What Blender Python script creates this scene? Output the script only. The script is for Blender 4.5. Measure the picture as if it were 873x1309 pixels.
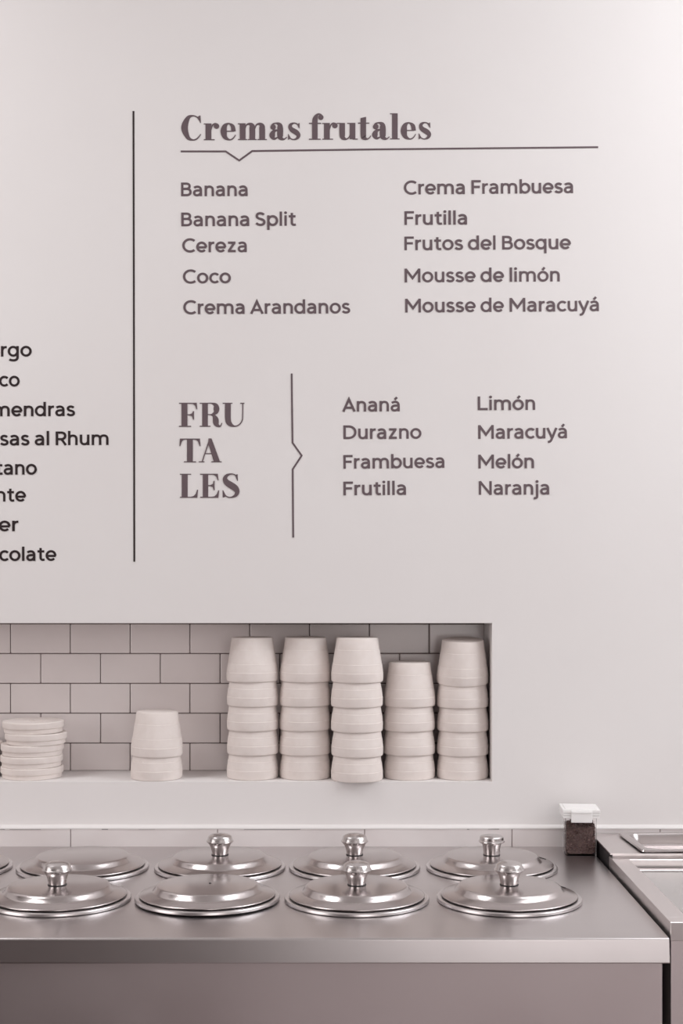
import bpy, bmesh, math, random
from mathutils import Vector, Matrix
random.seed(4)
PI = math.pi
sc = bpy.context.scene
col = sc.collection
for o in list(bpy.data.objects):
    bpy.data.objects.remove(o)

# ------------------------------------------------------------------ camera, world, lights, exposure
F = 1830.0            # focal length in photo pixels
CX, HY = 430.0, 720.0 # where the level optical axis meets the photo
CAMY, CAMZ = -2.67, 1.477
cam = bpy.data.cameras.new('camera')
cam.sensor_fit = 'VERTICAL'; cam.sensor_height = 36.0; cam.sensor_width = 24.0
cam.lens = F / 1309.0 * 36.0
cam.shift_x = (436.5 - CX) / 1309.0
cam.shift_y = (HY - 654.5) / 1309.0
cam.clip_start = 0.05
camo = bpy.data.objects.new('camera', cam); col.objects.link(camo)
camo.location = (0, CAMY, CAMZ); camo.rotation_euler = (PI/2, 0, 0)
sc.camera = camo

w = bpy.data.worlds.new('daylight'); sc.world = w; w.use_nodes = True
bg = w.node_tree.nodes['Background']
bg.inputs[0].default_value = (0.92, 0.96, 1.0, 1); bg.inputs[1].default_value = 0.3

def area(name, loc, rot, sx, sy, power, color):
    l = bpy.data.lights.new(name, 'AREA'); l.shape = 'RECTANGLE'
    l.size = sx; l.size_y = sy; l.energy = power; l.color = color
    o = bpy.data.objects.new(name, l); col.objects.link(o)
    o.location = loc; o.rotation_euler = rot
    return o
# daylight: high window (right), shop front behind the camera; added fill lights: one at the left wall, two at the ceiling
area('window_daylight', (2.28, -1.0, 2.4), (0, math.radians(90), 0), 1.0, 1.5, 31, (0.965, 1.0, 1.03))
area('shopfront_daylight', (1.2, -5.9, 1.925), (math.radians(90), 0, 0), 2.0, 1.95, 38, (1.0, 0.945, 0.93))
area('left_fill_light', (-3.14, -2.2, 1.75), (0, math.radians(-90), 0), 1.7, 2.3, 29, (1.0, 0.94, 0.92))  # added low fill so light reaches into the niche
area('ceiling_fill_light', (-1.5, -0.8, 2.97), (0, 0, 0), 0.8, 0.8, 18.5, (0.985, 0.99, 1.0))  # this and the next: added fills shaping the wall's brightness falloff
area('ceiling_fill_light', (1.25, -0.8, 2.97), (0, 0, 0), 0.8, 0.8, 10, (0.97, 1.0, 1.03))

sc.view_settings.view_transform = 'Standard'
sc.view_settings.look = 'None'
sc.view_settings.gamma = 1.0
sc.view_settings.use_curve_mapping = False
sc.view_settings.exposure = 0.0

# ------------------------------------------------------------------ materials
def mat(name, color, rough=0.5, metal=0.0, spec=0.5):
    m = bpy.data.materials.new(name); m.use_nodes = True
    b = m.node_tree.nodes['Principled BSDF']
    b.inputs['Base Color'].default_value = (*color, 1)
    b.inputs['Roughness'].default_value = rough
    b.inputs['Metallic'].default_value = metal
    b.inputs['Specular IOR Level'].default_value = spec
    return m
def nodes(m): return m.node_tree.nodes, m.node_tree.links, m.node_tree.nodes['Principled BSDF']
def add_bump(m, scale, strength, dist=0.001, stretch=(1, 1, 1), detail=3.0):
    n, l, b = nodes(m)
    tc = n.new('ShaderNodeTexCoord'); mp = n.new('ShaderNodeMapping'); tx = n.new('ShaderNodeTexNoise'); bp = n.new('ShaderNodeBump')
    mp.inputs['Scale'].default_value = stretch
    tx.inputs['Scale'].default_value = scale; tx.inputs['Detail'].default_value = detail
    bp.inputs['Strength'].default_value = strength; bp.inputs['Distance'].default_value = dist
    l.new(tc.outputs['Object'], mp.inputs['Vector']); l.new(mp.outputs[0], tx.inputs['Vector'])
    l.new(tx.outputs[0], bp.inputs['Height']); l.new(bp.outputs[0], b.inputs['Normal'])
    return tx
def add_mottle(m, scale, c0, c1, stretch=(1, 1, 1), detail=4.0, lo=0.3, hi=0.7):
    n, l, b = nodes(m)
    tc = n.new('ShaderNodeTexCoord'); mp = n.new('ShaderNodeMapping'); tx = n.new('ShaderNodeTexNoise'); cr = n.new('ShaderNodeValToRGB')
    mp.inputs['Scale'].default_value = stretch
    tx.inputs['Scale'].default_value = scale; tx.inputs['Detail'].default_value = detail
    cr.color_ramp.elements[0].position = lo; cr.color_ramp.elements[0].color = (*c0, 1)
    cr.color_ramp.elements[1].position = hi; cr.color_ramp.elements[1].color = (*c1, 1)
    l.new(tc.outputs['Object'], mp.inputs['Vector']); l.new(mp.outputs[0], tx.inputs['Vector'])
    l.new(tx.outputs[0], cr.inputs[0]); l.new(cr.outputs[0], b.inputs['Base Color'])
def rough_noise(m, scale, r0, r1, stretch=(1, 1, 1)):
    n, l, b = nodes(m)
    tc = n.new('ShaderNodeTexCoord'); mp = n.new('ShaderNodeMapping'); tx = n.new('ShaderNodeTexNoise'); mr = n.new('ShaderNodeMapRange')
    mp.inputs['Scale'].default_value = stretch
    tx.inputs['Scale'].default_value = scale; tx.inputs['Detail'].default_value = 4
    mr.inputs['From Min'].default_value = 0.3; mr.inputs['From Max'].default_value = 0.7
    mr.inputs['To Min'].default_value = r0; mr.inputs['To Max'].default_value = r1
    l.new(tc.outputs['Object'], mp.inputs['Vector']); l.new(mp.outputs[0], tx.inputs['Vector'])
    l.new(tx.outputs[0], mr.inputs[0]); l.new(mr.outputs[0], b.inputs['Roughness'])

M_wall = mat('wall_paint', (0.80, 0.765, 0.755), 0.6, spec=0.3)
add_mottle(M_wall, 2.2, (0.79, 0.752, 0.742), (0.81, 0.777, 0.768)); add_bump(M_wall, 60, 0.08, 0.002)
M_ceil = mat('ceiling_paint', (0.82, 0.80, 0.79), 0.7)
M_floor = mat('floor_tile', (0.3, 0.25, 0.25), 0.9, spec=0.1); add_mottle(M_floor, 3, (0.27, 0.22, 0.22), (0.33, 0.28, 0.28))
M_floor_dark = mat('reflection_dark_floor', (0.05, 0.035, 0.034), 0.8, spec=0.1); add_mottle(M_floor_dark, 4, (0.04, 0.028, 0.027), (0.06, 0.042, 0.041), (8, 1, 1))  # added dark floor, darkens what the counter front mirrors at left
M_brown = mat('brown_wall_paint', (0.16, 0.11, 0.105), 0.6)
M_tile = mat('glazed_tile', (0.85, 0.785, 0.775), 0.16); add_mottle(M_tile, 9, (0.83, 0.765, 0.755), (0.87, 0.805, 0.795)); add_bump(M_tile, 14, 0.05, 0.002)
M_grout = mat('grout', (0.24, 0.185, 0.18), 0.85)
M_strip = mat('skirting_tile', (0.74, 0.69, 0.68), 0.3); add_mottle(M_strip, 12, (0.72, 0.66, 0.65), (0.76, 0.71, 0.70))
M_bead = mat('white_sealant', (0.75, 0.715, 0.705), 0.6, spec=0.3)
M_dark = mat('dark_gap', (0.03, 0.024, 0.026), 0.8)
M_foam = mat('white_foam', (0.79, 0.715, 0.68), 0.65, spec=0.25)
add_mottle(M_foam, 70, (0.775, 0.697, 0.66), (0.805, 0.733, 0.70)); add_bump(M_foam, 220, 0.06, 0.001)
M_steel = mat('brushed_steel', (0.60, 0.565, 0.565), 0.28, 1.0)
add_mottle(M_steel, 5, (0.57, 0.535, 0.535), (0.63, 0.595, 0.595), (1, 1, 1))
M_panel = mat('brushed_panel_steel', (0.77, 0.70, 0.705), 0.40, 1.0)
rough_noise(M_panel, 4, 0.36, 0.44)
M_lid = mat('spun_aluminium', (0.52, 0.475, 0.47), 0.24, 1.0); rough_noise(M_lid, 9, 0.18, 0.26)
add_bump(M_lid, 30, 0.02, 0.001)
M_ring = mat('ring_aluminium', (0.68, 0.645, 0.645), 0.3, 1.0)
M_knob = mat('knob_aluminium', (0.62, 0.585, 0.58), 0.26, 1.0); rough_noise(M_knob, 60, 0.16, 0.3)
M_frsteel = mat('pale_brushed_steel', (0.74, 0.695, 0.69), 0.33, 1.0); rough_noise(M_frsteel, 4, 0.3, 0.37, (6, 1, 6))
M_black = mat('black_rubber', (0.018, 0.014, 0.016), 0.6)
M_lidpanel = mat('freezer_lid_acrylic', (0.36, 0.335, 0.325), 0.2)
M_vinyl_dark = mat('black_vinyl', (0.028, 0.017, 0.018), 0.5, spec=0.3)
M_vinyl_hazed = mat('hazed_black_vinyl', (0.135, 0.098, 0.108), 0.5, spec=0.3)  # dark lettering with the veiling haze mixed into its colour
M_white_plastic = mat('white_plastic', (0.86, 0.84, 0.83), 0.3)
M_clear = mat('clear_plastic', (0.99, 0.975, 0.975), 0.04)
nodes(M_clear)[2].inputs['Transmission Weight'].default_value = 1.0
nodes(M_clear)[2].inputs['IOR'].default_value = 1.05
M_choc = mat('chocolate', (0.10, 0.055, 0.05), 0.5); add_mottle(M_choc, 300, (0.08, 0.048, 0.045), (0.2, 0.125, 0.112))
M_frame = mat('window_frame_white', (0.8, 0.79, 0.78), 0.4)

# ------------------------------------------------------------------ helpers
def link(name, bm, m, parent=None, smooth=None):
    me = bpy.data.meshes.new(name)
    bmesh.ops.recalc_face_normals(bm, faces=bm.faces[:])
    bm.to_mesh(me); bm.free()
    if m: me.materials.append(m)
    if smooth is not None:
        for p in me.polygons: p.use_smooth = True
        me.set_sharp_from_angle(angle=math.radians(smooth))
    o = bpy.data.objects.new(name, me); col.objects.link(o)
    if parent: o.parent = parent
    return o
def tag(o, label=None, cat=None, group=None, kind=None):
    if label: o['label'] = label
    if cat: o['category'] = cat
    if group: o['group'] = group
    if kind: o['kind'] = kind
    return o
def empty(name, loc=(0, 0, 0), rot=(0, 0, 0)):
    o = bpy.data.objects.new(name, None); col.objects.link(o); o.location = loc; o.rotation_euler = rot
    o.empty_display_size = 0.05
    return o
def box(bm, x0, x1, y0, y1, z0, z1, bev=0.0, seg=2):
    r = bmesh.ops.create_cube(bm, size=1.0)
    vs = r['verts']
    for v in vs:
        v.co = Vector((x0 if v.co.x < 0 else x1, y0 if v.co.y < 0 else y1, z0 if v.co.z < 0 else z1))
    if bev:
        es = list({e for v in vs for e in v.link_edges})
        bmesh.ops.bevel(bm, geom=es, offset=bev, segments=seg, affect='EDGES', profile=0.5)
def lathe(bm, prof, n=96, mtx=None):
    rings = []
    for r, z in prof:
        if r < 1e-6: rings.append([bm.verts.new((0, 0, z))])
        else: rings.append([bm.verts.new((r*math.cos(2*PI*i/n), r*math.sin(2*PI*i/n), z)) for i in range(n)])
    for a, b in zip(rings[:-1], rings[1:]):
        for i in range(n):
            j = (i+1) % n
            if len(a) == 1 and len(b) == 1: continue
            if len(a) == 1: bm.faces.new((a[0], b[i], b[j]))
            elif len(b) == 1: bm.faces.new((a[i], b[0], a[j]))
            else: bm.faces.new((a[i], b[i], b[j], a[j]))
    if mtx: bmesh.ops.transform(bm, matrix=mtx, verts=bm.verts[:])
def prism_yz(bm, prof, x0, x1):
    """profile in (y, z) extruded along x"""
    a = [bm.verts.new((x0, y, z)) for y, z in prof]; b = [bm.verts.new((x1, y, z)) for y, z in prof]
    n = len(prof)
    bm.faces.new(a); bm.faces.new(b[::-1])
    for i in range(n): bm.faces.new((a[i], a[(i+1) % n], b[(i+1) % n], b[i]))
def X(px, D): return (px - CX) * D / F
def Z(py, D): return CAMZ - (py - HY) * D / F
DW = -CAMY            # distance of the lettered wall (y = 0)

# ------------------------------------------------------------------ setting
XL, XR, YB, ZC = -3.2, 2.32, -6.0, 3.0
NX0, NX1 = -1.05, 0.2905            # the niche
NZ0, NZ1, ND = Z(999.3, DW), Z(796.5, DW), 0.15
bm = bmesh.new()
box(bm, XL, XR, 0, ND+0.05, NZ1, ZC)
box(bm, XL, XR, 0, ND+0.05, -0.02, NZ0)
box(bm, NX1, XR, 0, ND+0.05, NZ0, NZ1)
box(bm, XL, NX0, 0, ND+0.05, NZ0, NZ1)
tag(link('wall_back', bm, M_wall), kind='structure')
bm = bmesh.new(); box(bm, XL, -0.45, YB, 0, -0.04, 0); box(bm, -0.45, XR, YB, 0, -0.04, 0)
fl = tag(link('floor', bm, M_floor), kind='structure')
fl.data.materials.append(M_floor_dark)                 # unseen left half made dark to deepen the reflection in the counter front
for p in fl.data.polygons: p.material_index = 1 if p.center.x < -0.45 - 1e-4 or (p.normal.z > .5 and p.center.x < -0.45) else 0
bm = bmesh.new(); box(bm, XL, XR, YB, 0, ZC, ZC+0.04)
tag(link('ceiling', bm, M_ceil), kind='structure')
bm = bmesh.new()
box(bm, XL-0.1, XL, YB, -3.45, 0, ZC); box(bm, XL-0.1, XL, -0.95, 0.2, 0, ZC); box(bm, XL-0.1, XL, -3.45, -0.95, 0, 0.8); box(bm, XL-0.1, XL, -3.45, -0.95, 2.7, ZC)
tag(link('wall_left', bm, M_brown), kind='structure')
WY0, WY1, WZ0, WZ1 = -1.8, -0.2, 1.85, 2.92
bm = bmesh.new()
box(bm, XR, XR+0.12, YB, WY0, 0, ZC); box(bm, XR, XR+0.12, WY1, 0.2, 0, ZC)
box(bm, XR, XR+0.12, WY0, WY1, 0, WZ0); box(bm, XR, XR+0.12, WY0, WY1, WZ1, ZC)
tag(link('wall_right', bm, M_ceil), kind='structure')
bm = bmesh.new()
for a, b in ((WY0, WY0+0.05), (WY1-0.05, WY1), ((WY0+WY1)/2-0.025, (WY0+WY1)/2+0.025)): box(bm, XR+0.03, XR+0.08, a, b, WZ0, WZ1)
box(bm, XR+0.03, XR+0.08, WY0, WY1, WZ0, WZ0+0.05); box(bm, XR+0.03, XR+0.08, WY0, WY1, WZ1-0.05, WZ1)
tag(link('window_1', bm, M_frame), kind='structure')
bm = bmesh.new()
box(bm, XL, 0.15, YB-0.1, YB, 0, ZC); box(bm, 2.25, XR, YB-0.1, YB, 0, ZC); box(bm, 0.15, 2.25, YB-0.1, YB, 2.95, ZC); box(bm, 0.15, 2.25, YB-0.1, YB, 0, 0.9)
tag(link('wall_front', bm, M_brown), kind='structure')
bm = bmesh.new()
for x in (0.15, 1.175, 2.2): box(bm, x, x+0.05, YB-0.07, YB-0.02, 0.9, 2.95)
box(bm, 0.15, 2.25, YB-0.07, YB-0.02, 0.9, 0.96); box(bm, 0.15, 2.25, YB-0.07, YB-0.02, 2.89, 2.95)
tag(link('window_2', bm, M_frame), kind='structure')

bm = bmesh.new()
for a in (-3.45, -2.225, -1.0): box(bm, XL-0.07, XL-0.02, a, a+0.05, 0.8, 2.7)
box(bm, XL-0.07, XL-0.02, -3.45, -0.95, 0.8, 0.85); box(bm, XL-0.07, XL-0.02, -3.45, -0.95, 2.65, 2.7)
tag(link('left_fill_frame', bm, M_frame), kind='structure')  # unseen frame made up to go with the added left fill

# tiled back of the niche
DN = DW + ND
bm = bmesh.new(); box(bm, NX0, NX1, ND-0.004, ND+0.002, NZ0-0.001, NZ1+0.001)
gr = tag(link('wall_niche', bm, M_grout), kind='structure')
bm = bmesh.new()
sT = F / DN; tw, th, g = 76.25/sT, 38.15/sT, 0.00085
for r in range(6):
    py = 797.0 + 38.1*r
    z1, z0 = Z(py, DN), Z(py+38.1, DN)
    ox = X(14.5 if r % 2 == 0 else 53.0, DN)
    k0 = int((NX0-ox)/tw)-2
    for k in range(k0, k0+16):
        a, b = max(ox+k*tw+g, NX0+0.0005), min(ox+(k+1)*tw-g, NX1-0.0005)
        c, d = max(z0+g, NZ0+0.0005), min(z1-g, NZ1-0.0005)
        if b-a < 0.004 or d-c < 0.004: continue
        box(bm, a, b, ND-0.0085, ND-0.003, c, d, 0.0016, 2)
tag(link('tile_facing', bm, M_tile, gr))

# tile skirting between wall and counter, white sealant bead on its top
ZT = 0.95
bm = bmesh.new(); zs1 = Z(1058.5, DW-0.009)
jx = [X(p, 2.66) for p in (-286, -98, 90, 278, 466, 654.5, 844, 1032, 1220, 1408)]
for a, b in zip(jx[:-1], jx[1:]): box(bm, a+0.0007, b-0.0007, -0.009, 0.0, 0.90, zs1, 0.001, 1)
sk = tag(link('baseboard_back', bm, M_strip), kind='structure')
bm = bmesh.new(); box(bm, jx[0], jx[-1], -0.0075, -0.0005, 0.90, zs1-0.001)
tag(link('grout', bm, M_grout, sk))
bm = bmesh.new()
n = 70; rows = []
for i in range(n+1):
    x = jx[0] + (jx[-1]-jx[0])*i/n
    q = random.uniform(-0.0005, 0.0005); zz = zs1 + 0.0009 + (0.6-abs(x))*0
    rows.append([bm.verts.new((x, y, z)) for y, z in ((0, zz-0.003), (-0.0098+q, zz-0.003), (-0.0103+q, zz-0.0014), (-0.0094+q, zz), (-0.005, zz+0.0016+q), (0, zz+0.004+q))])
for a, b in zip(rows[:-1], rows[1:]):
    for i in range(6): bm.faces.new((a[i], a[(i+1) % 6], b[(i+1) % 6], b[i]))
bm.faces.new(rows[0]); bm.faces.new(rows[-1])
bead = tag(link('trim_1', bm, M_bead, None, 60), kind='structure')
bm = bmesh.new()
for a, b, t in ((-30, 6, 1.4), (12, 52, 1.2), (130, 138, 1.3), (177, 198, .9), (312, 384, 1.3), (597, 600, 1.3), (624, 638, .8)):
    xa, xb = X(a, 2.66), X(b, 2.66); h = t/688/2; zc = zs1 - 0.0018
    box(bm, xa, xb, -0.0096, -0.008, zc-h, zc+h)
tag(link('crack', bm, M_dark, bead))

# ------------------------------------------------------------------ wall lettering
def arc(cx, cy, rx, ry, a0, a1, n=20):
    return [(cx+rx*math.cos(math.radians(a0+(a1-a0)*i/n)), cy+ry*math.sin(math.radians(a0+(a1-a0)*i/n))) for i in range(n+1)]
def path(s, n=8):
    """'x,y' start then 'l x,y' or 'c x,y x,y x,y' pieces"""
    t = s.split(); P = lambda q: tuple(float(v) for v in q.split(','))
    pts = [P(t[0])]; i = 1
    while i < len(t):
        if t[i] == 'l': pts.append(P(t[i+1])); i += 2
        else:
            a, b, c, d = pts[-1], P(t[i+1]), P(t[i+2]), P(t[i+3]); i += 4
            for k in range(1, n+1):
                u = k/n; v = 1-u
                pts.append(tuple(v**3*a[j]+3*v*v*u*b[j]+3*v*u*u*c[j]+u**3*d[j] for j in (0, 1)))
    return pts
HW = 1.43                                   # half stroke of the sans lettering
def O(cx, cy, rx, ry): return ('closed', arc(cx, cy, rx, ry, 0, 360, 30)[:-1])
def L(s): return ('open', path(s))
def A(*a): return ('open', arc(*a))
def DOT(x, y, r): return ('disc', (x, y, r))
ARCH = 'c 2.8,9.9 4.6,11.5 7.1,11.5 c 9.8,11.5 11.3,10 11.3,7.2 l 11.3,0'
SA = [L('2.3,10.2 c 3.6,11.1 5,11.5 6.2,11.5 c 8.9,11.5 10.4,10 10.4,7.4 l 10.4,0'),
      L('10.4,6.95 l 6.9,6.95 c 3.9,6.95 2.3,5.8 2.3,4 c 2.3,2.2 3.7,1.1 5.6,1.1 c 7.8,1.1 9.7,2.4 10.4,4.3')]
SO = [O(7.2, 6.35, 5.25, 5.25)]
SANS = {
 ' ': (5.0, []),
 'a': (13.5, SA), 'á': (13.5, SA + [L('5.7,14.3 l 8.5,18')]),
 'b': (14.8, [L('2.8,0 l 2.8,18.3'), O(7.9, 6.35, 5.1, 5.25)]),
 'c': (12.2, [A(7.2, 6.35, 5.25, 5.25, 44, 316)]),
 'd': (14.8, [L('12,0 l 12,18.3'), O(6.9, 6.35, 5.1, 5.25)]),
 'e': (14.0, [A(7.1, 6.35, 5.1, 5.25, -5, 318), L('2,5.9 l 12.6,5.9')]),
 'g': (14.8, [O(6.9, 6.35, 5.1, 5.25), L('12,12.7 l 12,-.4 c 12,-3.2 10.2,-4.6 7.2,-4.6 c 5.2,-4.6 3.6,-4.2 2.4,-3.4')]),
 'h': (14.0, [L('2.8,0 l 2.8,18.3'), L('2.8,7 ' + ARCH)]),
 'i': (5.6, [L('2.8,0 l 2.8,12.7'), DOT(2.8, 16.5, 1.75)]),
 'j': (6.2, [L('3.4,12.7 l 3.4,-1.6 c 3.4,-3.7 2.2,-4.7 -.6,-4.4'), DOT(3.4, 16.5, 1.75)]),
 'l': (5.6, [L('2.8,0 l 2.8,18.3')]),
 'm': (22.6, [L('2.8,0 l 2.8,12.7'), L('2.8,7 ' + ARCH), L('11.3,7 c 11.3,9.9 13.1,11.5 15.6,11.5 c 18.3,11.5 19.8,10 19.8,7.2 l 19.8,0')]),
 'n': (14.0, [L('2.8,0 l 2.8,12.7'), L('2.8,7 ' + ARCH)]),
 'o': (14.4, SO), 'ó': (14.4, SO + [L('6.4,14.3 l 9.2,18')]),
 'p': (14.8, [L('2.8,-4.8 l 2.8,12.7'), O(7.9, 6.35, 5.1, 5.25)]),
 'q': (14.8, [L('12,-4.8 l 12,12.7'), O(6.9, 6.35, 5.1, 5.25)]),
 'r': (8.9, [L('2.8,0 l 2.8,12.7'), L('2.8,6.5 c 2.8,9.6 4.6,11.7 8.2,11.4')]),
 's': (11.2, [L('9,10.1 c 8,11.1 6.9,11.5 5.7,11.5 c 3.7,11.5 2.4,10.5 2.4,9.2 c 2.4,7.4 4,6.9 5.8,6.4 c 7.8,5.9 9.3,5.3 9.3,3.6 c 9.3,2 7.8,1.1 5.7,1.1 c 4.1,1.1 2.8,1.7 1.7,2.7')]),
 't': (10.0, [L('4.6,16.2 l 4.6,4.2 c 4.6,2 5.8,1.1 7.4,1.1 l 9.3,1.5'), L('.9,11.4 l 9,11.4')]),
 'u': (14.0, [L('11.2,0 l 11.2,12.7'), L('2.7,12.7 l 2.7,5.4 c 2.7,2.6 4.2,1.1 6.8,1.1 c 9.4,1.1 11.2,2.9 11.2,5.8')]),
 'y': (12.8, [L('1.1,12.7 l 6.7,.4'), L('11.9,12.7 l 6.2,-.9 c 5.2,-3.4 4.2,-4.4 1.6,-4.2')]),
 'z': (12.4, [L('1.8,11.45 l 10.6,11.45'), L('9.6,11.6 l 2.6,1.2'), L('1.6,1.3 l 10.9,1.3')]),
 'A': (16.2, [L('1.3,0 l 8.1,15.8 l 14.9,0'), L('3.8,4.9 l 12.4,4.9')]),
 'B': (15.0, [L('2.9,0 l 2.9,17.5'), L('2.9,16.1 l 7.6,16.1 c 10.3,16.1 11.7,14.9 11.7,12.8 c 11.7,10.6 10.2,9.4 7.6,9.4 l 2.9,9.4'),
              L('2.9,9.4 l 8,9.4 c 11,9.4 12.8,8 12.8,5.4 c 12.8,2.8 11,1.4 8,1.4 l 2.9,1.4')]),
 'C': (16.4, [A(9.6, 8.75, 7.9, 7.75, 48, 312, 28)]),
 'D': (17.8, [L('2.9,0 l 2.9,17.5'), L('2.9,16.1 l 7.2,16.1 c 12.5,16.1 15.6,13 15.6,8.75 c 15.6,4.4 12.5,1.4 7.2,1.4 l 2.9,1.4')]),
 'F': (13.0, [L('2.9,0 l 2.9,17.5'), L('2.9,16.15 l 12.6,16.15'), L('2.9,8.9 l 11.5,8.9')]),
 'L': (13.8, [L('2.9,0 l 2.9,17.5'), L('2.9,1.35 l 13.2,1.35')]),
 'M': (21.7, [L('2.9,0 l 2.9,17.5'), L('18.8,0 l 18.8,17.5'), L('2.7,17 l 10.85,5.4 l 19,17')]),
 'N': (18.6, [L('2.9,0 l 2.9,17.5'), L('15.7,0 l 15.7,17.5'), L('2.7,17.2 l 15.9,.3')]),
 'R': (14.6, [L('2.9,0 l 2.9,17.5'), L('2.9,16.1 l 7.8,16.1 c 11,16.1 12.6,14.6 12.6,11.9 c 12.6,9.3 11,7.7 7.8,7.7 l 2.9,7.7'), L('8,8 l 13.4,0')]),
 'S': (13.2, [L('10.7,14.3 c 9.4,15.6 8,16.2 6.5,16.2 c 4.1,16.2 2.4,14.9 2.4,12.8 c 2.4,10.4 4.3,9.6 6.7,8.9 c 9.3,8.1 11.2,7.2 11.2,4.8 c 11.2,2.6 9.4,1.3 6.8,1.3 c 4.7,1.3 3.1,2.1 1.7,3.6')]),
}
def taller(y): return y*1.055 if y <= 13 else 13.715 + (y-13)*0.85      # a generous x-height
for _ch in list(SANS):
    if _ch.islower():
        SANS[_ch] = (SANS[_ch][0], [(k, (d[0], taller(d[1]), d[2])) if k == 'disc' else (k, [(p[0], taller(p[1])) for p in d]) for k, d in SANS[_ch][1]])
VT = 0.0005                                 # vinyl thickness
def step():
    global VT
    VT = 0.0005 if VT > 0.0009 else VT + 0.00003
def slab(bm, left, right, closed, fx):
    """a strip between two offset lines, as a solid of the vinyl's thickness"""
    n = len(left); step()
    f = lambda p, y: bm.verts.new((fx(p)[0], y, fx(p)[1]))
    lf = [f(p, -VT) for p in left]; rf = [f(p, -VT) for p in right]
    lb = [f(p, 0) for p in left]; rb = [f(p, 0) for p in right]
    for i in range(n if closed else n-1):
        j = (i+1) % n
        bm.faces.new((lf[i], rf[i], rf[j], lf[j])); bm.faces.new((lb[i], lb[j], rb[j], rb[i]))
        bm.faces.new((lf[i], lf[j], lb[j], lb[i])); bm.faces.new((rf[i], rb[i], rb[j], rf[j]))
    if not closed:
        for i in (0, n-1): bm.faces.new((lf[i], lb[i], rb[i], rf[i]))
def offset(pts, hw, closed):
    n = len(pts); le, ri = [], []
    for i in range(n):
        p = Vector(pts[i]); w = hw[i] if isinstance(hw, list) else hw
        a = Vector(pts[i-1]) if (closed or i > 0) else None
        b = Vector(pts[(i+1) % n]) if (closed or i < n-1) else None
        d1 = (p-a).normalized() if a is not None and (p-a).length > 1e-7 else None
        d2 = (b-p).normalized() if b is not None and (b-p).length > 1e-7 else None
        if d1 is None: d1 = d2
        if d2 is None: d2 = d1
        n1 = Vector((-d1.y, d1.x)); n2 = Vector((-d2.y, d2.x)); m = (n1+n2)
        m = m.normalized() if m.length > 1e-6 else n1
        k = w / max(0.35, m.dot(n1))
        le.append(p+m*k); ri.append(p-m*k)
    return le, ri
def disc(bm, x, y, r, fx, n=24):
    pts = arc(x, y, r, r, 0, 360, n)[:-1]; step()
    f = [bm.verts.new((fx(p)[0], -VT, fx(p)[1])) for p in pts]; b = [bm.verts.new((fx(p)[0], 0, fx(p)[1])) for p in pts]
    bm.faces.new(f); bm.faces.new(b[::-1])
    for i in range(n): bm.faces.new((f[i], b[i], b[(i+1) % n], f[(i+1) % n]))
def poly(bm, pts, fx):
    step()
    f = [bm.verts.new((fx(p)[0], -VT, fx(p)[1])) for p in pts]; b = [bm.verts.new((fx(p)[0], 0, fx(p)[1])) for p in pts]
    n = len(pts)
    fa = bm.faces.new(f); fb = bm.faces.new(b[::-1])
    for i in range(n): bm.faces.new((f[i], b[i], b[(i+1) % n], f[(i+1) % n]))
    fa.normal_update(); fb.normal_update()
    bmesh.ops.triangulate(bm, faces=[fa, fb])
def glyph_extent(text):
    x = 0; lo, hi = 1e9, -1e9
    for ch in text:
        adv, st = SANS[ch]
        for k, d in st:
            if k == 'disc': lo = min(lo, x+d[0]-d[2]); hi = max(hi, x+d[0]+d[2])
            else:
                le, ri = offset(d, HW, k == 'closed')
                for p in le+ri: lo = min(lo, x+p[0]); hi = max(hi, x+p[0])
        x += adv
    return lo, hi
S0 = DW / F                                  # metres per photo pixel on the wall
def sans_line(text, x0, x1, yb0, yb1, m, label, group):
    lo, hi = glyph_extent(text)
    kx = (x1-x0)/(hi-lo) if x0 is not None else 1.0
    if x0 is None: x0 = x1 - (hi-lo)
    root = empty('wall_lettering', (X(x0, DW), 0, Z(yb0, DW)), (0, -math.atan2(yb0-yb1, x1-x0), 0))
    tag(root, label, 'wall lettering', group)
    x = -lo
    for ch in text:
        adv, st = SANS[ch]
        if st:
            bm = bmesh.new()
            fx = lambda p, x=x: ((x+p[0])*kx*S0, p[1]*S0)
            for k, d in st:
                if k == 'disc': disc(bm, *d, fx)
                else:
                    le, ri = offset(d, HW, k == 'closed'); slab(bm, le, ri, k == 'closed', fx)
            link('letter', bm, m, root)
        x += adv
GA = 'flavour names under the cream heading'
GB = 'fruit flavour names beside the bracket'
GC = 'flavour names cut by the left edge'
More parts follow.
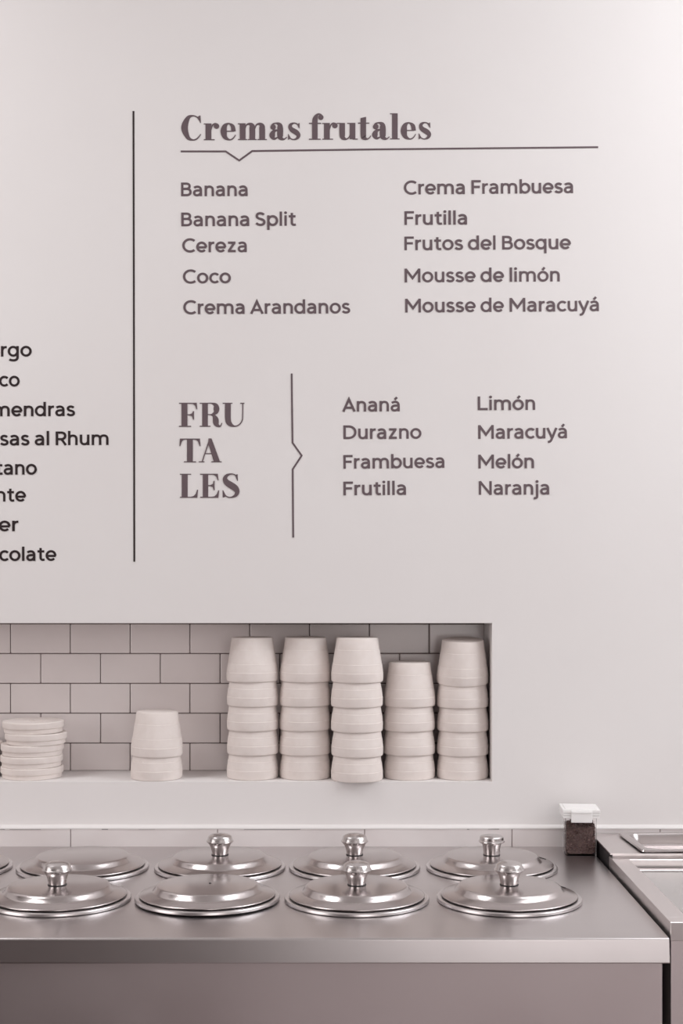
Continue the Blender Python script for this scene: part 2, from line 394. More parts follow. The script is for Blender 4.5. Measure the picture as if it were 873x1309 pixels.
for t in (
 ('Banana', 231.5, 316.5, 250.9, 250.6, 'haze-greyed wall lettering reading only Banana, top of left column under heading', GA),
 ('Banana Split', 231.8, 378.5, 289.3, 288.6, 'haze-greyed wall lettering reading Banana Split', GA),
 ('Cereza', 233, 315.5, 322.5, 322.3, 'haze-greyed wall lettering reading Cereza', GA),
 ('Coco', 233.8, 295.2, 362.3, 362, 'haze-greyed wall lettering reading Coco', GA),
 ('Crema Arandanos', 234.3, 447.7, 401.6, 400.6, 'haze-greyed wall lettering reading Crema Arandanos', GA),
 ('Crema Frambuesa', 516.3, 732.5, 248.7, 246.8, 'haze-greyed wall lettering reading Crema Frambuesa', GA),
 ('Frutilla', 517, 597, 287.6, 287.1, 'haze-greyed wall lettering reading Frutilla, below Crema Frambuesa', GA),
 ('Frutos del Bosque', 517, 729.8, 320, 318.4, 'haze-greyed wall lettering reading Frutos del Bosque', GA),
 ('Mousse de limón', 517.3, 715.5, 361, 359.8, 'haze-greyed wall lettering reading Mousse de limón', GA),
 ('Mousse de Maracuyá', 518, 765.5, 399.5, 397.7, 'haze-greyed wall lettering reading Mousse de Maracuyá', GA),
 ('Ananá', 437.5, 511, 526.2, 525.8, 'haze-greyed wall lettering reading Ananá', GB),
 ('Durazno', 439, 538.7, 561.3, 560.8, 'haze-greyed wall lettering reading Durazno', GB),
 ('Frambuesa', 439, 568, 599.2, 598, 'haze-greyed wall lettering reading only Frambuesa, below Durazno', GB),
 ('Frutilla', 439, 519, 633.2, 632.6, 'haze-greyed wall lettering reading Frutilla, last below Durazno and Frambuesa', GB),
 ('Limón', 610.7, 684, 524.3, 524, 'haze-greyed wall lettering reading only Limón', GB),
 ('Maracuyá', 611.3, 724.7, 561, 560.2, 'haze-greyed wall lettering reading only Maracuyá, between Limón and Melón', GB),
 ('Melón', 611.5, 682.5, 598.8, 598.4, 'haze-greyed wall lettering reading Melón', GB),
 ('Naranja', 612, 702, 632.6, 632.1, 'haze-greyed wall lettering reading Naranja', GB)):
    sans_line(*t[:5], M_vinyl_hazed, t[5], t[6])
for t in (
 ('rgo', 1.3, 40.6, 455.8, 455.7, 'black wall lettering ending in rgo, cut by the left edge', GC),
 ('co', -1.2, 25.2, 494, 494, 'black wall lettering ending in co, cut by the left edge', GC),
 ('mendras', -9, 96.0, 532.2, 531.8, 'black wall lettering ending in mendras, cut by the left edge', GC),
 ('sas al Rhum', 0.2, 138.8, 569.4, 568.8, 'black wall lettering ending in sas al Rhum', GC),
 ('tano', -5.5, 47.2, 606.8, 606.6, 'black wall lettering ending in tano, cut by the left edge', GC),
 ('nte', -5, 33.3, 641.2, 641.1, 'black wall lettering ending in nte, cut by the left edge', GC),
 ('er', -1.6, 23.6, 679.1, 679, 'black wall lettering ending in er, cut by the left edge', GC),
 ('colate', -1, 72.2, 717, 716.8, 'black wall lettering ending in colate, bottom line by the left edge', GC)):
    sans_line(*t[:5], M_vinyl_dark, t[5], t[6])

# heavy high-contrast serif lettering
def spline(pts, n=7):
    out = []
    P = [pts[0]] + list(pts) + [pts[-1]]
    for i in range(1, len(P)-2):
        a, b, c, d = P[i-1], P[i], P[i+1], P[i+2]
        for k in range(n):
            t = k/n
            out.append(tuple(0.5*((2*b[j]) + (-a[j]+c[j])*t + (2*a[j]-5*b[j]+4*c[j]-d[j])*t*t + (-a[j]+3*b[j]-3*c[j]+d[j])*t**3) for j in range(3)))
    out.append(tuple(pts[-1])); return out
def V(*p): return ('v', p)
def Rc(x0, y0, x1, y1): return ('p', [(x0, y0), (x1, y0), (x1, y1), (x0, y1)])
def Pl(*p): return ('p', list(p))
def Ds(x, y, r): return ('d', (x, y, r))
SERIF = {
 'C': [V((23.4, 25.5, 1.1), (20.5, 29.6, 1.6), (15, 31.3, 2.0), (8.8, 28.2, 5.2), (4.6, 16, 8.6), (8.8, 3.8, 5.2), (15, .5, 2.0), (20.5, 2, 1.7), (25.4, 7.8, 1.0)),
       Pl((23.8, 31.6), (25, 31.6), (25.5, 22.3), (24.5, 22.3), (22.6, 27), (20.8, 29.8))],
 'r': [Rc(1.9, 0, 9.4, 21.4), Rc(-.2, 20.2, 5, 21.4), Rc(-.2, 0, 13.6, 1.3), V((9, 13, 1.1), (10.6, 18.6, 1.6), (13.6, 21, 2), (16.6, 20.4, 2)), Ds(15.9, 18, 3.5)],
 'e': [Rc(5, 10.7, 17, 12), V((16.6, 11, 5.6), (15.4, 17.6, 5), (10.4, 21.2, 1.7), (5.6, 18, 5.6), (4, 11, 8), (5.8, 3.9, 5.6), (11, .6, 2), (15.6, 1.8, 1.5), (19.3, 6.8, .9))],
 'm': [Rc(2.4, 0, 9.8, 21.4), Rc(0, 20.2, 5, 21.4), Rc(0, 0, 11.8, 1.3), Rc(12.6, 0, 24, 1.3), Rc(25, 0, 37, 1.3),
       V((9, 14, 1), (11, 19.2, 1.8), (14.8, 20.6, 3.2), (17.8, 18.4, 6.4), (18.4, 14, 7.4), (18.4, .5, 7.4)), V((21.6, 14, 1), (23.6, 19.2, 1.8), (27.4, 20.6, 3.2), (30.4, 18.4, 6.4), (31, 14, 7.4), (31, .5, 7.4))],
 'a': [V((2.6, 16.4, 1.5), (4.5, 20, 2), (9, 21.3, 2), (13, 19.4, 5.5), (14, 15, 7.4), (14, 5, 7.4), (15.4, 1.9, 5), (19, .9, 2), (22.5, 3.6, .9)), Ds(5, 16.4, 3.5),
       V((11.5, 12.7, 1.2), (6.4, 11.2, 4), (3.9, 6, 7.4), (6.4, 1.6, 3.4), (11.4, 3.6, 1.1))],
 's': [V((13.9, 16, .9), (12, 20, 1.5), (8, 21.4, 1.6), (4, 19.7, 3.6), (2.9, 16.6, 4.8), (5, 13, 6), (10.2, 9.8, 6.6), (13.4, 6.2, 5.4), (12.2, 2.4, 3.4), (8, .4, 1.6), (3.6, 1.6, 1.4), (1, 6, .9)),
       Pl((14, 21.4), (14.8, 21.4), (15, 14.8), (14.2, 14.8), (12, 19.4)), Pl((.2, .2), (1, .2), (3.4, 2.2), (.9, 7.4), (.2, 7.4))],
 'f': [V((7.6, .5, 7), (7.6, 22, 7), (8.6, 28.5, 5.6), (11.4, 32.6, 2.2), (14.6, 32.4, 1.8), (16.6, 30.6, 2)), Ds(15.2, 28.6, 3.4), Rc(0, 20.3, 15.5, 21.6), Rc(0, 0, 15, 1.3)],
 'u': [V((6.6, 21.3, 7.2), (6.6, 7, 7.2), (7.6, 2.6, 5.8), (11.4, .6, 2.4), (15, 2.6, 1.4), (17, 7, 1)), Rc(-.2, 20.2, 5, 21.4), Rc(16.2, .6, 23.4, 21.4), Rc(13, 20.2, 18, 21.4), Rc(20, 0, 26.4, 1.3)],
 't': [V((6.8, 27, 7), (6.8, 6, 7), (7.8, 2.2, 5.6), (11.6, .7, 2.2), (14.6, 2.2, 1.3), (16.4, 5, .9)), Pl((3.3, 24), (10.3, 24), (10.3, 29), (3.3, 27.4)), Rc(0, 20.3, 14.4, 21.6)],
 'l': [Rc(2.3, 0, 9.5, 33.4), Rc(-.4, 32.2, 5, 33.4), Rc(-.2, 0, 12, 1.3)],
 'F': [Rc(3, 0, 10.6, 30.7), Rc(0, 0, 15.3, 1.3), Rc(0, 29.4, 22.5, 30.7), Pl((14, 30.2), (22.4, 30.7), (23.2, 22.3), (22, 22.3), (20.4, 27), (17.6, 29.2)),
       Rc(10.4, 14.8, 16, 16), Pl((18.9, 20), (17.8, 20), (16.6, 17.2), (13.2, 16), (13.2, 14.8), (16.6, 13.4), (17.8, 9.2), (18.9, 9.2))],
 'R': [Rc(3.1, 0, 10.4, 30.7), Rc(0, 0, 13.8, 1.3), Rc(0, 29.4, 11, 30.7), V((10, 30.1, 1.2), (15.5, 30, 1.7), (20.2, 27.6, 5.4), (21.4, 23, 7.4), (20.2, 18.4, 5.4), (15.5, 15.9, 1.6), (10, 15.7, 1.2)),
       V((13, 15.6, 1.1), (17.6, 14.4, 3.6), (20.2, 9.8, 7.2), (20.8, 5, 7.2), (22.8, 1.8, 4.6), (26.3, .8, 1.7), (28.3, 5, .9))],
 'U': [V((6.8, 30.6, 7.4), (6.8, 10, 7.4), (9.2, 3.8, 6), (15, .8, 2), (21, 2.6, 1.5), (24.9, 8, 1.4), (25.6, 14, 1.3), (25.7, 30.6, 1.3)), Rc(0, 29.4, 12.6, 30.7), Rc(22.6, 29.4, 27.8, 30.7)],
 'T': [Rc(9.7, 0, 17.1, 30.4), Rc(5.7, 0, 21.2, 1.3), Rc(.6, 29.1, 26.2, 30.4), Pl((.6, 30.2), (0, 20.8), (1.1, 20.8), (3, 26.4), (5.4, 28.6), (9, 29.4)), Pl((26.2, 30.2), (26.8, 20.8), (25.7, 20.8), (23.8, 26.4), (21.4, 28.6), (17.8, 29.4))],
 'A': [Pl((12.6, 30.6), (16.4, 30.6), (27.4, .4), (19.4, .4), (12, 24.8)), Pl((12.9, 28.5), (14, 26.6), (5, .4), (3.6, .4)), Rc(7.4, 10.4, 17.6, 11.7), Rc(0, 0, 7.4, 1.3), Rc(16.2, 0, 29.3, 1.3)],
 'L': [Rc(2.3, 0, 9.9, 30.7), Rc(0, 29.4, 14.3, 30.7), Rc(0, 0, 22, 1.3), Pl((22.2, 0), (23.2, 10.3), (22, 10.3), (20.2, 5), (17.4, 2.2), (13.5, 1.2), (13.5, 0))],
 'E': [Rc(3.4, 0, 10.2, 30.7), Rc(0, 29.4, 22, 30.7), Rc(0, 0, 22.5, 1.3), Pl((22.6, 30.7), (23.4, 22.3), (22.3, 22.3), (20.6, 27), (17.8, 29), (14, 29.8), (14, 30.7)), Pl((23.2, 0), (24.3, 9.4), (23.1, 9.4), (21.2, 4.6), (18.4, 2), (14, 1.2), (14, 0)),
       Rc(10, 15, 15.6, 16.2), Pl((18.4, 21.6), (17.3, 21.6), (16.1, 17.6), (12.8, 16.2), (12.8, 15), (16.1, 13.6), (17.3, 9.7), (18.4, 9.7))],
 'S': [V((19.1, 23.4, .9), (16.9, 28.6, 1.4), (11.8, 30.4, 1.5), (5.9, 28.6, 3.6), (3.4, 24.3, 5.6), (5.6, 19.6, 7.6), (11, 16, 8.4), (16.6, 12, 8), (18.8, 7.4, 6), (16.6, 2.8, 3.8), (10.6, .5, 1.5), (5, 2, 1.4), (1.6, 6.6, .9)),
       Pl((18.4, 30), (19.4, 30), (19.8, 21.8), (18.9, 21.8), (16, 28.6)), Pl((.4, .4), (1.4, .4), (5, 1.8), (1.1, 9.5), (.2, 9.5))],
}
def serif_letters(root, items, m):
    """items: (char, x px, baseline py, width scale)"""
    ox, oz = root.location.x, root.location.z
    for ch, px, py, k in items:
        bm = bmesh.new()
        fx = lambda p: (X(px, DW)-ox + p[0]*k*S0, Z(py, DW)-oz + p[1]*S0)
        for kind, d in SERIF[ch]:
            if kind == 'p': poly(bm, d, fx)
            elif kind == 'd': disc(bm, *d, fx)
            else:
                s = spline(d); le, ri = offset([q[:2] for q in s], [q[2]/2 for q in s], False); slab(bm, le, ri, False, fx)
        link('letter', bm, m, root)
hd = empty('wall_lettering', (X(231.3, DW), 0, Z(179, DW)))
tag(hd, 'large heavy serif heading reading Cremas frutales on the white wall', 'wall lettering')
xs = (('C', 231.3), ('r', 260.8), ('e', 281.9), ('m', 304.1), ('a', 344.1), ('s', 368), ('f', 394.9), ('r', 412.2), ('u', 430.8), ('t', 457.6), ('a', 475.3), ('l', 498.8), ('e', 512.2), ('s', 535))
serif_letters(hd, [(c, x, 179.4-(x-231)*0.0042, 1.0) for c, x in xs], M_vinyl_hazed)
fr = empty('wall_lettering', (X(229, DW), 0, Z(636.3, DW)))
tag(fr, 'stacked serif capitals FRU TA LES left of the pointed bracket', 'wall lettering')
serif_letters(fr, [('F', 229, 545.6, 1), ('R', 255.3, 545.6, 1), ('U', 284.6, 545.6, 1), ('T', 229.4, 591, 1), ('A', 254, 591, 1), ('L', 230, 636.3, 1), ('E', 255.9, 636.3, 1), ('S', 284.3, 636.3, 1)], M_vinyl_hazed)
def rule(name, pts, wpx, m, label):
    bm = bmesh.new()
    le, ri = offset([(X(a, DW), Z(b, DW)) for a, b in pts], wpx*S0/2, False)
    slab(bm, le, ri, False, lambda p: (p[0], p[1]))
    return tag(link(name, bm, m), label, 'wall line')
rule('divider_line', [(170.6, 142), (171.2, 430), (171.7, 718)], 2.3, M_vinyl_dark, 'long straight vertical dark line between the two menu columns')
rule('pointed_underline', [(231, 193.6), (288.5, 193.6), (305.8, 205.2), (322.5, 193.1), (480, 191), (764.5, 188.2)], 2.3, M_vinyl_hazed, 'horizontal line with a downward point under the serif heading')
rule('pointed_bracket', [(372.8, 477.5), (373.9, 566), (385.6, 582.4), (374.1, 600), (374.8, 687)], 2.3, M_vinyl_hazed, 'vertical line with a rightward point beside the stacked capitals')

# ------------------------------------------------------------------ gelato counter
CR = X(855, 2.009) + 0.0012                         # right end of the steel top
CL = -1.15
YF = CAMY + 2.012                          # front edge
YBK = -0.0095
gc = tag(empty('gelato_counter', ((CL+CR)/2, YF, 0)), 'long brushed steel gelato counter under the wall, holding the round lids', 'counter')
def child(name, bm, m, par, smooth=None):
    o = link(name, bm, m, par, smooth)
    o.matrix_parent_inverse = Matrix.Translation(-Vector(par.location))
    return o
bm = bmesh.new()
r = 0.004; prof = [(YBK, ZT)]
ah = 0.0352; tilt = 0.0034
for k in range(11):
    a = PI/2 + (PI/2)*k/10
    prof.append((YF + r + r*math.cos(a), ZT - r + r*math.sin(a)))
yb = YF - tilt
prof += [(yb, ZT-ah+0.002), (yb+0.0006, ZT-ah+0.0006), (yb+0.002, ZT-ah), (yb+0.02, ZT-ah), (YF+0.03, ZT-0.003), (YBK, ZT-0.003)]
prism_yz(bm, prof, CL, CR)
child('countertop', bm, M_steel, gc)
bm = bmesh.new(); box(bm, CL, X(846.8, 2.032), YF+0.019, -0.0098, 0.10, ZT-0.0031, 0.002, 2)
child('body_panel', bm, M_panel, gc)
bm = bmesh.new(); box(bm, CL, X(846.8, 2.03)-0.02, YF+0.06, -0.03, 0.0, 0.10)
child('plinth', bm, M_black, gc)

# lids
def lid(name, px, D, knob, label, tiltx=0.0, lift=0.0, notch=None, kdx=0.0, hole=False):
    root = empty(name, (X(px, D), CAMY+D, ZT+lift), (tiltx, 0, random.uniform(0, 0.3) if notch is None else 0))
    tag(root, label, 'lid', 'steel lids on the gelato counter')
    bm = bmesh.new()
    lathe(bm, [(0, .0002), (.1118, .0002), (.1130, .0011), (.1132, .0038), (.1122, .0055), (.1105, .0061), (.1025, .0061), (.1018, .0056), (.1015, .002), (0, .002)])
    link('base_ring', bm, M_ring, root, 40)
    bm = bmesh.new()
    lathe(bm, [(0, .0022), (.0940, .0022), (.0945, .0072), (.0950, .0078), (.1050, .0078), (.1060, .0083), (.1059, .0092), (.1050, .0098), (.1040, .0102), (.0875, .0142), (.0866, .0145), (.0856, .0150), (.0846, .0158),
               (.0812, .0207), (.0804, .0217), (.0796, .0224), (.0786, .0232), (.0775, .0237), (.0764, .0239), (0, .0242)])
    link('cover_plate', bm, M_lid, root, 50)
    if knob:
        kp = {1: [(0, 0), (.0137, 0), (.0140, .0035), (.0152, .0090), (.0166, .0135), (.0179, .0165), (.0203, .0198), (.0222, .0215), (.0233, .0224), (.0235, .0232), (.0232, .0240), (.0222, .0248), (.0216, .0266), (.0203, .0308), (.0194, .0320), (.0165, .0338), (.0126, .0352), (.006, .0362), (0, .0364)],
              2: [(0, 0), (.0142, 0), (.0144, .004), (.0148, .011), (.0166, .0185), (.0215, .0212), (.0226, .0226), (.0222, .0242), (.0208, .0252), (.0204, .0302), (.0192, .0318), (.0172, .0322), (0, .0324)]}[knob]
        bm = bmesh.new(); lathe(bm, kp, 48)
        k = link('knob', bm, M_knob, root, 20); k.location = (kdx, 0, .0247)
        bm = bmesh.new(); lathe(bm, [(0, -.0006), (.0146, -.0006), (.0148, 0), (.0146, .0006), (0, .0006)], 40)
        k = link('knob_washer', bm, M_black, root, 40); k.location = (kdx, 0, .0247)
    if hole:
        bm = bmesh.new(); lathe(bm, [(0, .0), (.0022, .0), (.0022, .0005), (.0012, .0008), (0, .0008)], 20)
        k = link('screw_hole', bm, M_dark, root); k.location = (.004, .004, .0242)
    if notch:
        bm = bmesh.new()
        for a0, a1 in notch:
            # a narrow dark spoon slot running from the raised centre out over the rim
            n = 8; P = []
            for i in range(n+1):
                t = i/n; rr = .0815 + (.1000-.0815)*t; an = math.radians(a0+(a1-a0)*t)
                z = .0207-(rr-.0812)*1.3 if rr < .0856 else .0150-(rr-.0856)*.26
                hw = .0022*math.sin(PI*(0.12+0.8*t))+.0004
                c = Vector((rr*math.cos(an), rr*math.sin(an), z+.0006)); nrm = Vector((-math.sin(an), math.cos(an), 0))
                P.append((bm.verts.new(c+nrm*hw), bm.verts.new(c-nrm*hw), bm.verts.new(c-nrm*hw-Vector((0, 0, .003))), bm.verts.new(c+nrm*hw-Vector((0, 0, .003)))))
            for p, q in zip(P[:-1], P[1:]):
                for i in range(4): bm.faces.new((p[i], p[(i+1) % 4], q[(i+1) % 4], q[i]))
            bm.faces.new(P[0]); bm.faces.new(P[-1][::-1])
        link('spoon_slot', bm, M_dark, root)
    return root
DF, DB = 2.24, 2.470
lid('gelato_pan_cover', 74.8, DF, 1, 'round steel lid with knob, leftmost of the front row', kdx=-.002)
lid('gelato_pan_cover', 265.2, DF, 0, 'round steel lid missing its knob in the front row, small hole in its centre', tiltx=math.radians(-0.5), lift=.0012, hole=True)
lid('gelato_pan_cover', 456.0, DF, 1, 'round steel lid with knob in the front row, right beside the knobless one')
lid('gelato_pan_cover', 650.8, DF, 1, 'round steel lid with knob and slot, rightmost of the front row', notch=[(38, 20)])
lid('gelato_pan_cover', -69, DB, 0, 'round steel lid in the back row, cut by the left edge')
lid('gelato_pan_cover', 106, DB, 0, 'round steel lid missing its knob in the back row, behind the leftmost front lid')
lid('gelato_pan_cover', 281.2, DB, 1, 'round steel lid with knob in the back row, behind the knobless front lid')
lid('gelato_pan_cover', 453.2, DB, 1, 'round steel lid with rounded knob in the back row, second from its right end')
lid('gelato_pan_cover', 628.4, DB, 2, 'round steel lid with flat topped knob, rightmost of the back row', notch=[(24, 14)])

# ------------------------------------------------------------------ foam cups in the niche
PITCH = 0.0459
CUP = [(.0466, 0), (.0474, .0002), (.0482, .0012), (.0489, .0042), (.0491, .0168), (.0486, .0176), (.0484, .0212), (.0468, .0332), (.0463, .0336), (.0443, .0470), (.0424, .0602), (.0419, .0606), (.0393, .0808), (.0386, .0822), (.0372, .0828), (0, .0826)]
INN = [(0, .0762), (.0355, .0755), (.0398, .0500), (.0415, .0370), (.0448, .0190), (.0462, .0004), (.0466, 0)]
bm = bmesh.new(); lathe(bm, INN + CUP[1:], 72)
cup0 = link('foam_cup', bm, M_foam, None, 24)
used = [False]
def place(src, loc, label, cat, group, rot=(0, 0, 0), scale=(1, 1, 1)):
    if src.get('category'):
        o = src.copy(); col.objects.link(o)
    else: o = src
    o.location = loc; o.rotation_euler = rot; o.scale = scale
    tag(o, label, cat, group); return o
order = {4: ['bottom', 'second from bottom', 'second from top', 'topmost'], 5: ['bottom', 'second from bottom', 'middle', 'second from top', 'topmost'], 2: ['lower', 'upper']}
stacks = (  # px, depth in niche, count, pitch, description
 (322.8, .058, 5, .0459, 'first tall stack from the left'),
 (390.2, .060, 5, .0459, 'second tall stack from the left'),
 (456.3, .030, 5, .0462, 'tall stack jutting over the shelf edge'),
 (523.2, .058, 4, .0456, 'shorter stack of four'),
 (591.2, .057, 5, .0450, 'tall stack by the niche end wall'),
 (200.2, .050, 2, .0435, 'small stack of two between lids and tall stacks'))
for px, y, n, pit, desc in stacks:
    D = DW + y
    for k in range(n):
        jx = random.uniform(-.0006, .0006) if k else 0
        rot = (math.radians(random.uniform(-.4, .4)) if k else 0, math.radians(random.uniform(-.4, .4)) if k else 0, random.uniform(0, 6))
        if n == 5 and 'end wall' in desc and k == 4: rot = (math.radians(5.5), 0, 0)
        place(cup0, (X(px, D)+jx, y, NZ0+0.0002+pit*k), 'white foam cup, %s of the %s' % (order[n][k], desc), 'cup', 'upturned foam cups stacked in the wall niche', rot)

# foam lids
bm = bmesh.new()
lathe(bm, [(0, 0), (.0555, 0), (.0562, .0006), (.0564, .0084), (.0570, .0090), (.0588, .0094), (.0592, .0104), (.0592, .0196), (.0585, .0208), (.0560, .0214), (.0545, .0208), (0, .0206)], 80)
lid0 = link('foam_cup_cover', bm, M_foam, None, 30)
hl = .02145
words = ['bottom', 'second from bottom', 'middle', 'second from top', 'topmost']
yL = .066
for k, (px, s) in enumerate(((41, 1.0), (40.6, .99), (41.2, 1.0), (46.2, .985), (42.4, .975))):
    D = DW + yL
    place(lid0, (X(px, D), yL+random.uniform(-.001, .001), NZ0+.0002+hl*k), 'white foam cup lid, %s of the stack of five at the left' % words[k], 'cup lid', 'foam cup lids in the wall niche', (0, 0, k*1.3), (s, s, 1))
for k in range(3):
    D = DW + .080
    px = (-38.5, -38, -36.5)[k]
    place(lid0, (X(px, D), .080, NZ0+.0002+hl*k), 'white foam cup lid cut by the left edge, %s of its stack' % ('bottom', 'middle', 'topmost')[k], 'cup lid', 'foam cup lids in the wall niche', (0, 0, k))

# ------------------------------------------------------------------ clear box of chocolate
DC = 2.578 + .0285
bx = tag(empty('storage_box', (X(741, DC)-.0005, CAMY+DC, ZT+.0003), (0, 0, math.radians(-3))), 'small clear box with white lid full of dark chocolate bits by the wall', 'food container')
W2 = .0285; HB = .073
bm = bmesh.new()
t = .0012
def shell(bm, w0, w1, h, t):
    def ring(w, z, rr=.004, n=5):
        pts = []
        for cx, cy, a0 in ((w-rr, w-rr, 0), (-w+rr, w-rr, 90), (-w+rr, -w+rr, 180), (w-rr, -w+rr, 270)):
            for k in range(n): a = math.radians(a0+90*k/(n-1)); pts.append(bm.verts.new((cx+rr*math.cos(a), cy+rr*math.sin(a), z)))
        return pts
    rs = [ring(w0, 0), ring(w1, h), ring(w1-t, h), ring(w0-t, t)]
    for a, b in zip(rs[:-1], rs[1:]):
        n = len(a)
        for i in range(n): bm.faces.new((a[i], a[(i+1) % n], b[(i+1) % n], b[i]))
    bm.faces.new(rs[0][::-1]); bm.faces.new(rs[-1])
shell(bm, W2-.001, W2, HB, t)
link('clear_body', bm, M_clear, bx, 40)
bm = bmesh.new()
LW = .0335
for z0, z1, ww in ((.068, .0722, LW-.0008), (.0722, .0728, LW-.0018), (.0728, .0768, LW-.0004), (.0768, .0774, LW-.0014), (.0774, .0832, LW)):
    box(bm, -ww, ww, -ww, ww, z0, z1, .0005, 1)
box(bm, -LW+.005, LW-.005, -LW+.005, LW-.005, .0828, .0842, .0008, 2)
lidw = link('box_lid', bm, M_white_plastic, bx)
bm = bmesh.new(); box(bm, -.019, .019, -LW-.0028, -LW-.0002, .0605, .0818, .001, 2)
box(bm, -.017, .017, -LW-.0035, -LW-.0024, .0775, .0800, .0004, 1)
link('latch', bm, M_white_plastic, lidw)
# chocolate bits: nobody could count them
bm = bmesh.new()
W3 = W2-.0045
box(bm, -W3+.002, W3-.002, -W3+.002, W3-.002, .0018, .050)
rnd = random.Random(9)
for i in range(650):
    s = rnd.uniform(.0022, .0042); face = rnd.randint(0, 4)
    a, b = rnd.uniform(-W3, W3), rnd.uniform(.0045, .053)
    p = [(a, -W3, b), (a, W3, b), (W3, a, b), (-W3, a, b), (a, rnd.uniform(-W3, W3), rnd.uniform(.050, .0565))][face]
    m4 = Matrix.Translation(p) @ Matrix.Rotation(rnd.uniform(0, 6), 4, 'X') @ Matrix.Rotation(rnd.uniform(0, 6), 4, 'Z') @ Matrix.Diagonal((s, s*.8, s*.6, 1))
    bmesh.ops.create_cube(bm, size=1.0, matrix=m4)
cb = link('chocolate_bits', bm, M_choc); cb.location = bx.location; cb.rotation_euler = bx.rotation_euler
tag(cb, 'dark brown chocolate bits filling the small clear box', 'chocolate', kind='stuff')

# ------------------------------------------------------------------ freezer cabinet on the right
FX, FX1 = .4732, 1.35
YFF, YFB = CAMY + 2.028, CAMY + 2.486
ZF, ZP = CAMZ - .5086, CAMZ - .5015
fz = tag(empty('ice_cream_freezer', (.9, YFF, 0)), 'brushed steel ice cream freezer at the right edge, beside the gelato counter', 'freezer')
OX, OY0, OY1 = .5035, YFF+.03, CAMY + 2.458
bm = bmesh.new(); hf = .0268
box(bm, FX, FX1, YFF, OY0, ZF-hf, ZF, .0008, 1); box(bm, FX, FX1, OY1, YFB, ZF-hf, ZF, .0008, 1)
box(bm, FX, OX, OY0-.001, OY1+.001, ZF-hf, ZF, .0005, 1); box(bm, FX1-.03, FX1, OY0-.001, OY1+.001, ZF-hf, ZF, .0005, 1)
child('top_frame', bm, M_frsteel, fz)
bm = bmesh.new(); box(bm, FX+.0012, FX1, YFF+.002, -.012, .08, ZF-hf)
child('cabinet_body', bm, M_panel, fz)
bm = bmesh.new(); box(bm, FX+.02, FX1, YFF+.03, -.03, 0, .08)
child('plinth', bm, M_black, fz)
bm = bmesh.new(); box(bm, OX+.0035, FX1-.031, OY0+.002, OY1-.0110, ZF-.022, ZF-.0155, .001, 1)
child('sliding_lid', bm, M_lidpanel, fz, 35)
bm = bmesh.new(); box(bm, OX+.0036, FX1-.031, OY1-.0260, OY1-.0112, ZF-.0156, ZF-.0125, .0008, 1)
child('lid_rail', bm, M_steel, fz, 35)
bm = bmesh.new(); box(bm, OX, FX1-.03, OY0, OY1, ZF-hf+.0002, ZF-.0222)
child('gasket', bm, M_black, fz)
# rear steel shelf with the cut-out for the pan
PX0, PX1, PY0, PY1 = .528, .85, CAMY + 2.484, CAMY + 2.640
bm = bmesh.new(); zs0 = ZP-.0025
box(bm, FX, PX0, YFB-.012, -.0125, zs0, ZP); box(bm, PX1, FX1, YFB-.012, -.0125, zs0, ZP)
box(bm, PX0, PX1, YFB-.012, PY0, zs0, ZP); box(bm, PX0, PX1, PY1, -.0125, zs0, ZP)
child('rear_shelf', bm, M_frsteel, fz)
bm = bmesh.new(); box(bm, FX+.0004, FX+.006, YFB, -.0128, ZF-hf, zs0)
child('side_strip', bm, M_black, fz)
bm = bmesh.new(); box(bm, FX+.0065, FX1, YFB+.0003, YFB+.003, ZF-.01, zs0)
child('riser', bm, M_frsteel, fz)

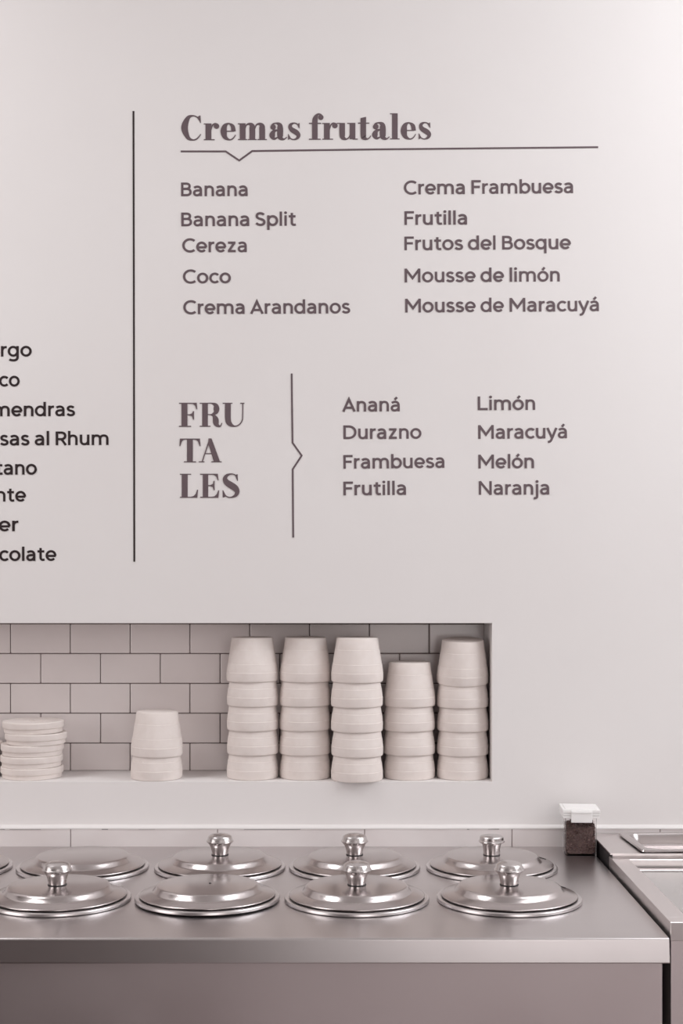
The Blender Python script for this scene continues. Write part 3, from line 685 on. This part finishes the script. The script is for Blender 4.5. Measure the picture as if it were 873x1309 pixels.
# steel pan dropped in the rear shelf
pn = tag(empty('steel_pan', ((PX0+PX1)/2, (PY0+PY1)/2, ZP+.0004), (0, 0, math.radians(3.0))), 'shallow rectangular steel pan set in the freezer rear shelf by the wall', 'pan')
def rrect(hx, hy, rr, z, n=8):
    pts = []
    for cx, cy, a0 in ((hx-rr, hy-rr, 0), (-hx+rr, hy-rr, 90), (-hx+rr, -hy+rr, 180), (hx-rr, -hy+rr, 270)):
        for k in range(n): a = math.radians(a0+90*k/(n-1)); pts.append((cx+rr*math.cos(a), cy+rr*math.sin(a), z))
    return pts
hx, hy = .165, .082
bm = bmesh.new()
secs = [rrect(hx, hy, .006, .0018), rrect(hx+.0012, hy+.0012, .007, .0032), rrect(hx, hy, .006, .0052), rrect(hx-.007, hy-.005, .010, .0052), rrect(hx-.0125, hy-.0105, .020, .0045), rrect(hx-.0145, hy-.0125, .02, .001), rrect(hx-.017, hy-.015, .02, -.014), rrect(hx-.021, hy-.019, .018, -.0172), rrect(.05, .02, .01, -.0175)]
rings = [[bm.verts.new(p) for p in s] for s in secs]
for a, b in zip(rings[:-1], rings[1:]):
    n = len(a)
    for i in range(n): bm.faces.new((a[i], a[(i+1) % n], b[(i+1) % n], b[i]))
bm.faces.new(rings[-1])
pan = link('pan_shell', bm, M_lid, pn, 40)
sm = pan.modifiers.new('thickness', 'SOLIDIFY'); sm.thickness = .0007; sm.offset = 0

# small raised marks pressed into the foam
def ridge(bm, pts, hw, up):
    for a, b in zip(pts[:-1], pts[1:]):
        a, b = Vector(a), Vector(b); d = (b-a).normalized(); sd = d.cross(up).normalized()*hw; u = up*0.0006
        v = [bm.verts.new(p) for p in (a-sd-u, a+sd-u, a+sd*.5+u, a-sd*.5+u, b-sd-u, b+sd-u, b+sd*.5+u, b-sd*.5+u)]
        for f in ((0, 1, 2, 3), (4, 7, 6, 5), (0, 4, 5, 1), (1, 5, 6, 2), (2, 6, 7, 3), (3, 7, 4, 0)): bm.faces.new([v[k] for k in f])
top_cover = [o for o in bpy.data.objects if o.get('label', '') == 'white foam cup lid, topmost of the stack of five at the left'][0]
top_cover.rotation_euler.z = 0
bm = bmesh.new()
ridge(bm, [(-.012, .016, .0208), (.002, -.022, .0208)], .0011, Vector((0, 0, 1)))
ridge(bm, [(-.004, .014, .0208), (.008, -.016, .0208)], .0009, Vector((0, 0, 1)))
ridge(bm, [(.016, .010, .0208), (.022, .002, .0208)], .0009, Vector((0, 0, 1)))
link('embossed_mark', bm, M_foam, top_cover)
low_cup = [o for o in bpy.data.objects if o.get('label', '').startswith('white foam cup, lower of the small stack')][0]
low_cup.rotation_euler.z = 0
def on_cup(dx, z): r = .0478-(z-.02)*.118; return (dx, -math.sqrt(r*r-dx*dx), z)
bm = bmesh.new()
ridge(bm, [on_cup(-.021, .036), on_cup(-.015, .022), on_cup(-.011, .034)], .0007, Vector((-.3, -.95, 0)))
link('embossed_mark', bm, M_foam, low_cup)
